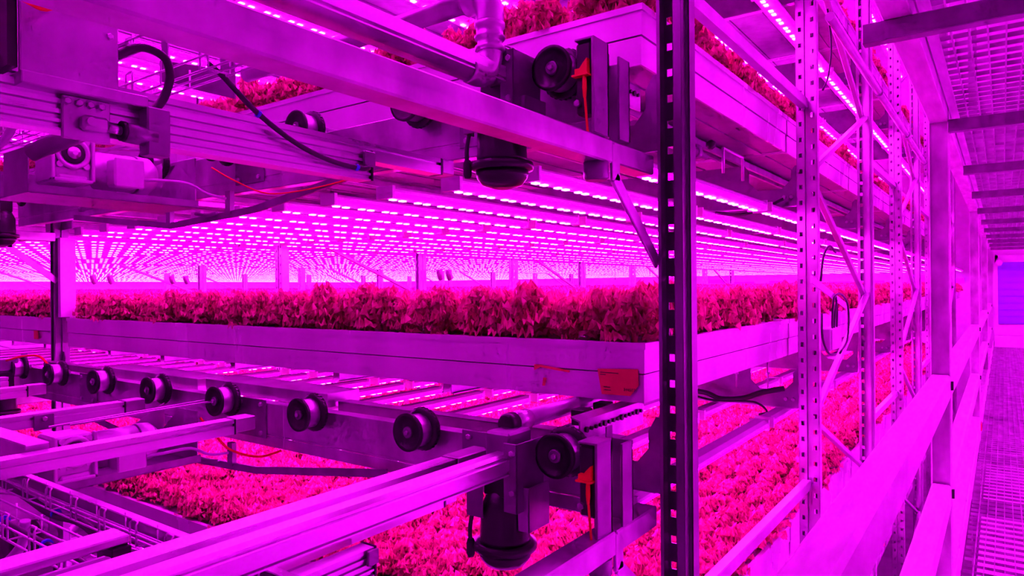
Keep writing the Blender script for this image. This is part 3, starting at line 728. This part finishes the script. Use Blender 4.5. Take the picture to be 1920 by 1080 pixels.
# orange cables on the lower machine
single('orange_cable', MB().tube([(1.55, 2.72, -.53), (1.58, 2.66, -.60), (1.60, 2.58, -.655), (1.62, 2.42, -.665), (1.64, 2.30, -.63)], .005, 8, 6), 'orange', 'orange cable loop under the end of the long capped rail', 'cable')
single('orange_cable', MB().tube([(1.52, 4.75, -.40), (1.55, 4.6, -.37), (1.58, 4.45, -.365), (1.60, 4.35, -.42)], .006, 8, 6), 'orange', 'orange cable arching over the far wheels at the left edge', 'cable')
single('orange_cable', MB().tube([(1.45, 2.45, .47), (1.50, 2.38, .42), (1.58, 2.28, .37), (1.62, 2.05, .375), (1.62, 1.75, .40)], .0028, 8, 6), 'orange', 'orange cable under the ribbed profile near the upper gear motor', 'cable')
# bent pipe with couplings
o = thing('bent_pipe', (.5, 1.1, .52), 'thick grey pipe with an elbow and ribbed couplings at the top centre', 'pipe')
part('straight_pipe', o, MB().cyl((-.8, 1.10, .556), (1.36, 1.10, .556), .029, 24), 'galv')
part('lower_elbow', o, MB().tube([(1.34, 1.10, .556), (1.39, 1.10, .556), (1.425, 1.10, .570), (1.44, 1.10, .610), (1.44, 1.10, .64)], .033, 20, 5), 'galv')
part('coupling', o, MB().lathe((1.44, 1.10, .625), (0, 0, 1), [(.034, 0), (.040, .004), (.040, .014), (.033, .018), (.033, .030), (.040, .034), (.042, .040), (.036, .046), (.036, .062), (.041, .066), (.041, .076), (.034, .08)], 24), 'galv')
part('upper_elbow', o, MB().tube([(1.44, 1.10, .70), (1.44, 1.10, .735), (1.44, 1.115, .765), (1.44, 1.15, .775), (1.44, 1.18, .775)], .037, 20, 5), 'galv')
part('branch_pipe', o, MB().cyl((1.44, 1.17, .775), (1.44, 2.2, .775), .027, 24), 'galv')
# light guard plate by the far upright
o = thing('upright_guard', (1.94, 5.0, -.17), 'pale upright guard panel beside the far left upright', 'panel')
part('panel', o, MB().box(1.925, 2.03, 5.095, 5.10, -.168, .36), 'white')
part('edge', o, MB().box(1.925, 1.931, 5.06, 5.095, -.168, .36), 'white')

# stickers on the corner of the eye-level tray
o = thing('orange_sticker', (1.9425, .98, -.35), 'orange label with small print on the near corner of the eye-level tray', 'sticker')
part('paper', o, MB().prism([(1.060, -.262), (.918, -.255), (.916, -.305), (.945, -.340), (1.045, -.342)], 'x', 1.9415, 1.9435), 'sticker')
pr = MB()
for y0, y1, z in ((1.05, .985, -.272), (1.05, 1.03, -.279), (1.037, 1.015, -.318), (1.035, 1.012, -.327)): pr.box(1.9407, 1.9414, y1, y0, z - .0012, z + .0012)
part('print_lines', o, pr, 'ink')
def text_mesh(body, size):
    cu = bpy.data.curves.new('number', 'FONT'); cu.body = body; cu.size = size; cu.extrude = .0003; cu.align_x = 'LEFT'
    t = bpy.data.objects.new('tmp', cu); COL.objects.link(t)
    bpy.context.view_layer.update()
    me = bpy.data.meshes.new_from_object(t.evaluated_get(bpy.context.evaluated_depsgraph_get()))
    bpy.data.objects.remove(t); bpy.data.curves.remove(cu); me.name = 'number'
    return me
me = text_mesh('344507', .0135); me.materials.clear(); me.materials.append(M['ink'])
p = bpy.data.objects.new('number', me); COL.objects.link(p); p.parent = o
p.rotation_euler = (math.pi / 2, 0, -math.pi / 2); p.location = (-.0015, .968 - .98, -.326 + .35)
o = thing('torn_sticker', (1.942, 1.23, -.34), 'torn remains of an orange label on the eye-level tray', 'sticker')
part('scrap', o, MB().prism([(1.305, -.262), (1.28, -.262), (1.22, -.268), (1.165, -.274), (1.165, -.281), (1.21, -.277), (1.28, -.270), (1.305, -.282)], 'x', 1.9415, 1.9435), 'sticker')
part('scrap', o, MB().prism([(1.268, -.305), (1.255, -.305), (1.262, -.332), (1.272, -.332)], 'x', 1.9415, 1.9435), 'sticker')
single('orange_tag', MB().box(1.940, 1.9435, 5.48, 5.55, -.33, -.27), 'sticker', 'small orange tag on the tray beyond the far left upright', 'sticker')

# junction box with loose wires on the second upright
o = thing('junction_box', (3.95, .76, -.36), 'white junction box on the second upright with loose black wires', 'junction box')
part('box', o, MB().box(3.84, 4.10, .725, .775, -.345, -.225), 'white', .006)
part('lid', o, MB().box(3.85, 4.09, .718, .7245, -.338, -.232), 'white', .003)
for k, pts in enumerate(([(3.90, .73, -.225), (3.87, .72, -.12), (3.92, .72, -.06), (4.10, .72, -.05), (4.30, .72, -.12), (4.28, .72, -.30), (4.05, .72, -.37)],
                         [(3.95, .73, -.225), (3.93, .72, -.14), (3.97, .72, -.08)],
                         [(4.02, .73, -.225), (3.98, .72, -.14), (3.95, .72, -.06)],
                         [(3.60, .72, -.14), (3.56, .71, -.25), (3.70, .71, -.34), (3.88, .71, -.36)],
                         [(3.58, .72, .02), (3.60, .71, .14), (3.75, .71, .20), (3.90, .71, .17)])):
    part('wire', o, MB().tube(pts, .006, 6, 5), 'cable')
single('flat_strip', MB().beam((3.45, .735, .03), (4.35, .735, -.125), .006, .035), 'white', 'thin pale strip lying across the second upright above the junction box', 'strip')
single('cable_bundle', MB().tube([(3.60, 1.40, -.565), (3.60, 1.30, -.575), (3.60, 1.22, -.60), (3.60, 1.10, -.585), (3.60, 1.0, -.545), (3.60, .90, -.52)], .014, 8, 5).tube([(3.60, 1.40, -.59), (3.59, 1.25, -.61), (3.59, 1.05, -.60), (3.58, .98, -.64), (3.58, 1.02, -.66)], .006, 8, 5), 'cable', 'bundle of black cables under the eye-level tray beside the second upright', 'cable')
single('cable', MB().tube([(3.80, .72, 1.42), (3.86, .715, 1.25), (3.75, .71, 1.06), (3.62, .71, .96)], .005, 6, 5), 'cable', 'loose black cable looping at the top of the second upright', 'cable')
single('cable', MB().tube([(3.62, 1.25, .395), (3.62, 1.12, .375), (3.62, 1.0, .40), (3.62, .9, .44)], .008, 6, 5), 'cable', 'black cable under the upper tray beside the second upright', 'cable')
# threaded rods and small valve gear between first and second upright
for q, (x, y) in enumerate(((3.35, 1.06), (3.42, .93))):
    o = thing('threaded_rod', (x, y, -.50), 'thin threaded rod with nut under the eye-level tray, %s of a pair' % ('nearer' if q == 0 else 'farther'), 'rod', 'threaded rods')
    part('rod', o, MB().cyl((x, y, -.50), (x, y, -.36), .004, 8), 'galv'); part('nut', o, MB().bolt((x, y, -.43), (0, 0, 1), .010, .010), 'galv')
o = thing('valve_group', (2.9, 1.05, .50), 'small pipe and valve fittings under the upper tray between the first two uprights', 'valve')
part('pipe', o, MB().cyl((2.2, 1.05, .565), (2.78, 1.05, .565), .022, 14), 'galv')
part('valve', o, MB().lathe((2.80, 1.05, .60), (0, 0, -1), [(.012, 0), (.028, .01), (.028, .05), (.015, .06)], 12).lathe((2.78, 1.05, .565), (1, 0, 0), [(.026, 0), (.03, .01), (.03, .03), (.02, .04), (.02, .12)], 12), 'galv_dark')
part('clamp_frame', o, MB().tube([(3.0, 1.0, .50), (3.0, 1.0, .61), (3.28, 1.0, .61), (3.28, 1.0, .50)], .007, 8), 'galv')
part('knob', o, MB().lathe((2.9, 1.02, .63), (0, 0, -1), [(.008, 0), (.02, .01), (.02, .03), (.008, .04)], 10), 'black')
for q, (x, y) in enumerate(((3.0, 1.3), (4.3, 2.2))):
    single('hanging_wire', MB().tube([(x, y, .36), (x, y, .12 if q == 0 else .05)], .0015, 5), 'cable', 'thin wire hanging below the strips, %s of two' % ('nearer' if q == 0 else 'farther'), 'wire', 'hanging wires')
# conduit in jointed lengths beside the upper uprights
for q, (xa, xb) in enumerate(((3.75, 5.45), (5.45, 7.15), (7.15, 8.9))):
    o = thing('conduit', ((xa + xb) / 2, .70, 1.33), 'round steel conduit high beside the uprights, %s length from the front' % ORD[q], 'conduit', 'conduit lengths beside the uprights')
    part('tube', o, MB().cyl((xa, .70, 1.36), (xb - .02, .70, 1.36), .024, 14), 'post')
    part('socket', o, MB().cyl((xb - .03, .70, 1.36), (xb + .0, .70, 1.36), .029, 14), 'galv_dark')

# small drippers far back in the racks: hose loops in front of the rear uprights
for q, (x, y) in enumerate(((5.6, 5.0), (5.75, 5.0), (3.9, 9.3), (4.1, 9.3), (4.9, 9.3), (5.1, 9.3))):
    single('hose_loop', MB().tube([(x, y, .21), (x + .005, y, .17), (x + .02, y, .13), (x + .035, y, .11)], .036, 10, 4), 'galv_dark', 'dark hose stub hanging among distant strips, %s, %s of the pair' % (('at centre', 'at far left', 'left of centre')[q // 2], 'left' if q % 2 == 0 else 'right'), 'hose', 'hose loops in the distance')

# ------------------------------------------------------------------ walkway
WC = [-1.3, 4.60, 10.5, 16.4]
for q, x in enumerate(WC[1:]):
    mb = MB().box(x, x + .008, .246, .335, -H0, 3.4)
    o = thing('walkway_column', (x, .29, -H0), 'tall steel column standing at the walkway edge, %s from the front' % ORD[q], 'column', 'walkway columns')
    part('web', o, mb, 'galv'); part('flange', o, MB().box(x - .02, x + .08, .240, .247, -H0, 3.4), 'rail'); part('flange', o, MB().box(x - .02, x + .08, .334, .341, -H0, 3.4), 'rail')
ends = [(-1.2, 4.575), (4.69, 10.475), (10.59, 16.375), (16.49, 22.0)]
for q, (xa, xb) in enumerate(ends):
    o = thing('guard_rail', (xa, .29, -1.3), 'broad pale handrail with knee rail, %s length of the walkway from the front' % ORD[q], 'guard rail', 'walkway guard rails')
    part('top_rail', o, MB().prism([(.242, -.64), (.338, -.64), (.338, -.525), (.328, -.515), (.254, -.515), (.242, -.527)], 'x', xa, xb), 'rail')
    part('knee_rail', o, MB().prism([(.242, -1.25), (.338, -1.25), (.338, -1.148), (.328, -1.138), (.254, -1.138), (.242, -1.15)], 'x', xa, xb), 'rail')
    part('fixing', o, MB().box(xb - .002, xb + .020, .228, .241, -.60, -.55).box(xb - .002, xb + .020, .228, .241, -1.21, -1.16), 'black')
    tb = single('toe_board', MB().box(xa, xb + .05, .205, .215, -1.65, -1.50), 'rail', 'pale toe board along the grating floor, %s length from the front' % ORD[q], 'toe board', 'walkway toe boards', bevel=.003)
def grating(name, xa, xb, ya, yb, z, dx, dy, h, label):
    o = thing(name, (xa, yb, z), label, 'grating')
    b = MB(); y = ya
    while y <= yb: b.box(xa, xb, y - .003, y + .003, z, z + h); y += dy
    part('bearing_bars', o, b, 'galv'); c = MB(); x = xa
    while x <= xb: c.box(x - .002, x + .002, ya, yb, z + h * .3, z + h); x += dx
    part('cross_bars', o, c, 'galv')
    return o
WR = -1.05
grating('floor_grating', -1.2, 21.9, WR, .20, -1.68, .11, .05, .025, 'steel grating floor of the walkway')
grating('ceiling_grating', 0.6, 21.9, WR + .01, .235, 1.0, .11, .060, .028, 'steel grating overhead, the floor of the walkway above')
for s_, yy in (('left', .245), ('right', WR - .09)):
    o = single('stringer', MB().box(-1.2, 21.9, yy, yy + .09, .925, 1.05), 'rail', 'long steel stringer overhead along the %s side of the grating' % ('rack' if s_ == 'left' else 'wall'), 'stringer', bevel=.004)
    o = single('stringer', MB().box(-1.2, 21.9, yy, yy + .09, -1.83, -1.69), 'rail', 'long steel stringer under the grating floor along the %s side' % ('rack' if s_ == 'left' else 'wall'), 'stringer', bevel=.004)
single('angle_trim', MB().box(.6, 21.9, .20, .238, .985, .997), 'rail', 'thin angle strip carrying the overhead grating on the rack side', 'angle')
x = .85; q = 0
while x < 21.5:
    single('overhead_beam', MB().box(x, x + .055, WR, .40 if q == 1 else .245, .855, .925), 'galv_dark', 'dark cross beam under the overhead grating, %s from the front' % ORD[q], 'beam', 'overhead cross beams', bevel=.003)
    single('floor_beam', MB().box(x, x + .06, WR, .245, -1.78, -1.69), 'galv_dark', 'cross beam under the grating floor, %s from the front' % ORD[q], 'beam', 'cross beams under the walkway', bevel=.003)
    x += 1.85; q += 1
# the end of the walkway
o = single('door_1', MB().box(21.98, 22.05, -.9, .10, -1.05, .56), 'door', kind='structure')
s1 = MB()
for k in range(9): s1.box(21.955, 21.985, -.9, .10, -1.02 + k * .175, -1.005 + k * .175)
single('trim_1', s1, 'door', kind='structure')
single('trim_2', MB().box(21.95, 22.05, .10, .16, -1.6, .75).box(21.95, 22.05, -.9, .16, .56, .75), 'white', kind='structure')
single('trim_3', MB().box(21.9, 22.05, -1.0, .18, -1.65, -1.35).box(21.93, 22.05, -1.0, .18, -1.34, -1.07), 'white', kind='structure')
o = thing('door_lamp', (21.9, .12, .5), 'small round lamp above the blue door at the end of the walkway', 'lamp')
part('arm', o, MB().box(21.85, 21.95, .10, .13, .62, .66), 'galv_dark'); part('bulb', o, MB().lathe((21.85, .07, .64), (0, 0, -1), [(.03, 0), (.07, .04), (.08, .1), (.05, .16), (.02, .18)], 14), 'white')
single('alarm_beacon', MB().lathe((21.85, -.62, .50), (0, 0, 1), [(.09, 0), (.09, .05), (.06, .05), (.06, .12), (.03, .15)], 12), 'orange', 'red beacon by the blue door at the end of the walkway', 'beacon')
single('orange_tag', MB().box(9.0, 9.15, .195, .204, -1.60, -1.52), 'sticker', 'small orange tag at the edge of the grating floor', 'tag')

single('lower_deck', MB().box(-1.2, 21.9, WR, .22, -2.80, -2.76), 'white', 'pale deck of the level below, seen through the grating floor', 'deck')
# ------------------------------------------------------------------ the hall
single('floor', MB().box(-6, 27, -6.1, 29, -H0 - .1, -H0), 'floor', kind='structure')
single('ceiling', MB().box(-6, 27, -6.1, 29, 3.5, 3.6), 'wall', kind='structure')
single('wall_right', MB().box(-6, 27, -6.1, -6.0, -H0, 3.5), 'white', kind='structure')
single('wall_left', MB().box(-6, 24.3, 27.4, 27.5, -H0, 3.5), 'white', kind='structure')
single('wall_back', MB().box(-6, -5.9, -6.0, 28, -H0, 3.5), 'wall', kind='structure')
single('wall_far', MB().box(24.2, 24.3, .2, 27.4, -H0, 3.5).box(22.05, 22.15, -6.0, .2, -H0, 3.5), 'white', kind='structure')
rr = random.Random(4)
wn = 1
for k in range(8):
    y = .95 + k * 1.0 + rr.uniform(-.08, .08)
    w, z0 = rr.uniform(.45, .75), rr.choice((-.03, .02, .10))
    single('window_%d' % wn, MB().box(24.16, 24.20, y, y + w, z0, z0 + rr.uniform(.12, .2)), 'pane', kind='structure'); wn += 1

# ------------------------------------------------------------------ light
# fill LED strips added out of view to brighten the transfer aisle
sv = [(.05, y, 1.62) for y in (1.3, 1.9, 2.6, 3.5)] + [(-1.5, y, 1.62) for y in (1.6, 2.6, 3.6)]
for q, (x, y, z) in enumerate(sv):
    o = thing('aisle_fill_strip', (x, y, z), 'LED strip added out of view to brighten the transfer aisle', 'led strip', 'added fill strips for the transfer aisle')
    for n, me in strip_me:
        p = bpy.data.objects.new(n, me); COL.objects.link(p); p.parent = o
# rows of strips added unseen across the walkway to light it from that side
V = []; Fc = []; Mi = []
for t in (-2, -1, 0, 1, 2):
    for j in range(3):
        for i in range(12):
            x, y = 3.2 + SP_ * i, -1.75 - .6 * j
            for mb, k in src:
                b = len(V); V += [(p[0] + x, p[1] + y, p[2] + zt(t) + H0) for p in mb.v]
                for f in mb.f: Fc.append(tuple(b + a for a in f)); Mi.append(k)
me = bpy.data.meshes.new('walkway_fill_mesh'); me.from_pydata(V, [], Fc); me.polygons.foreach_set('material_index', Mi)
for k in ('white', 'lens', 'diode'): me.materials.append(M[k])
o = bpy.data.objects.new('walkway_fill_strips', me); COL.objects.link(o)
props(o, 'rows of magenta LED strips added out of view to light the walkway', 'led strips', None, 'stuff')
w = bpy.data.worlds.new('World'); S.world = w; w.use_nodes = True
w.node_tree.nodes['Background'].inputs['Color'].default_value = (.9, 0, 1, 1)
w.node_tree.nodes['Background'].inputs['Strength'].default_value = .007

# ------------------------------------------------------------------ camera
cd = bpy.data.cameras.new('camera'); cam = bpy.data.objects.new('camera', cd); COL.objects.link(cam)
cd.sensor_width = 36; cd.lens = 24; cd.clip_start = .02; cd.clip_end = 100
a, ro = math.radians(35.7), math.radians(.5)
F = Vector((math.cos(a), math.sin(a), 0)); R0 = Vector((math.sin(a), -math.cos(a), 0)); U0 = Vector((0, 0, 1))
Rr = R0 * math.cos(ro) - U0 * math.sin(ro); Uu = U0 * math.cos(ro) + R0 * math.sin(ro)
cam.matrix_world = Matrix(((Rr.x, Uu.x, -F.x, 0), (Rr.y, Uu.y, -F.y, 0), (Rr.z, Uu.z, -F.z, H0), (0, 0, 0, 1)))
S.camera = cam
S.view_settings.view_transform = 'Standard'; S.view_settings.look = 'None'; S.view_settings.gamma = 1
S.view_settings.use_curve_mapping = False
S.view_settings.exposure = 2.0
S.cycles.use_denoising = True
S.cycles.max_bounces = 5; S.cycles.diffuse_bounces = 3; S.cycles.glossy_bounces = 2; S.cycles.transmission_bounces = 2
S.cycles.use_adaptive_sampling = True; S.cycles.adaptive_threshold = .08; S.cycles.adaptive_min_samples = 10
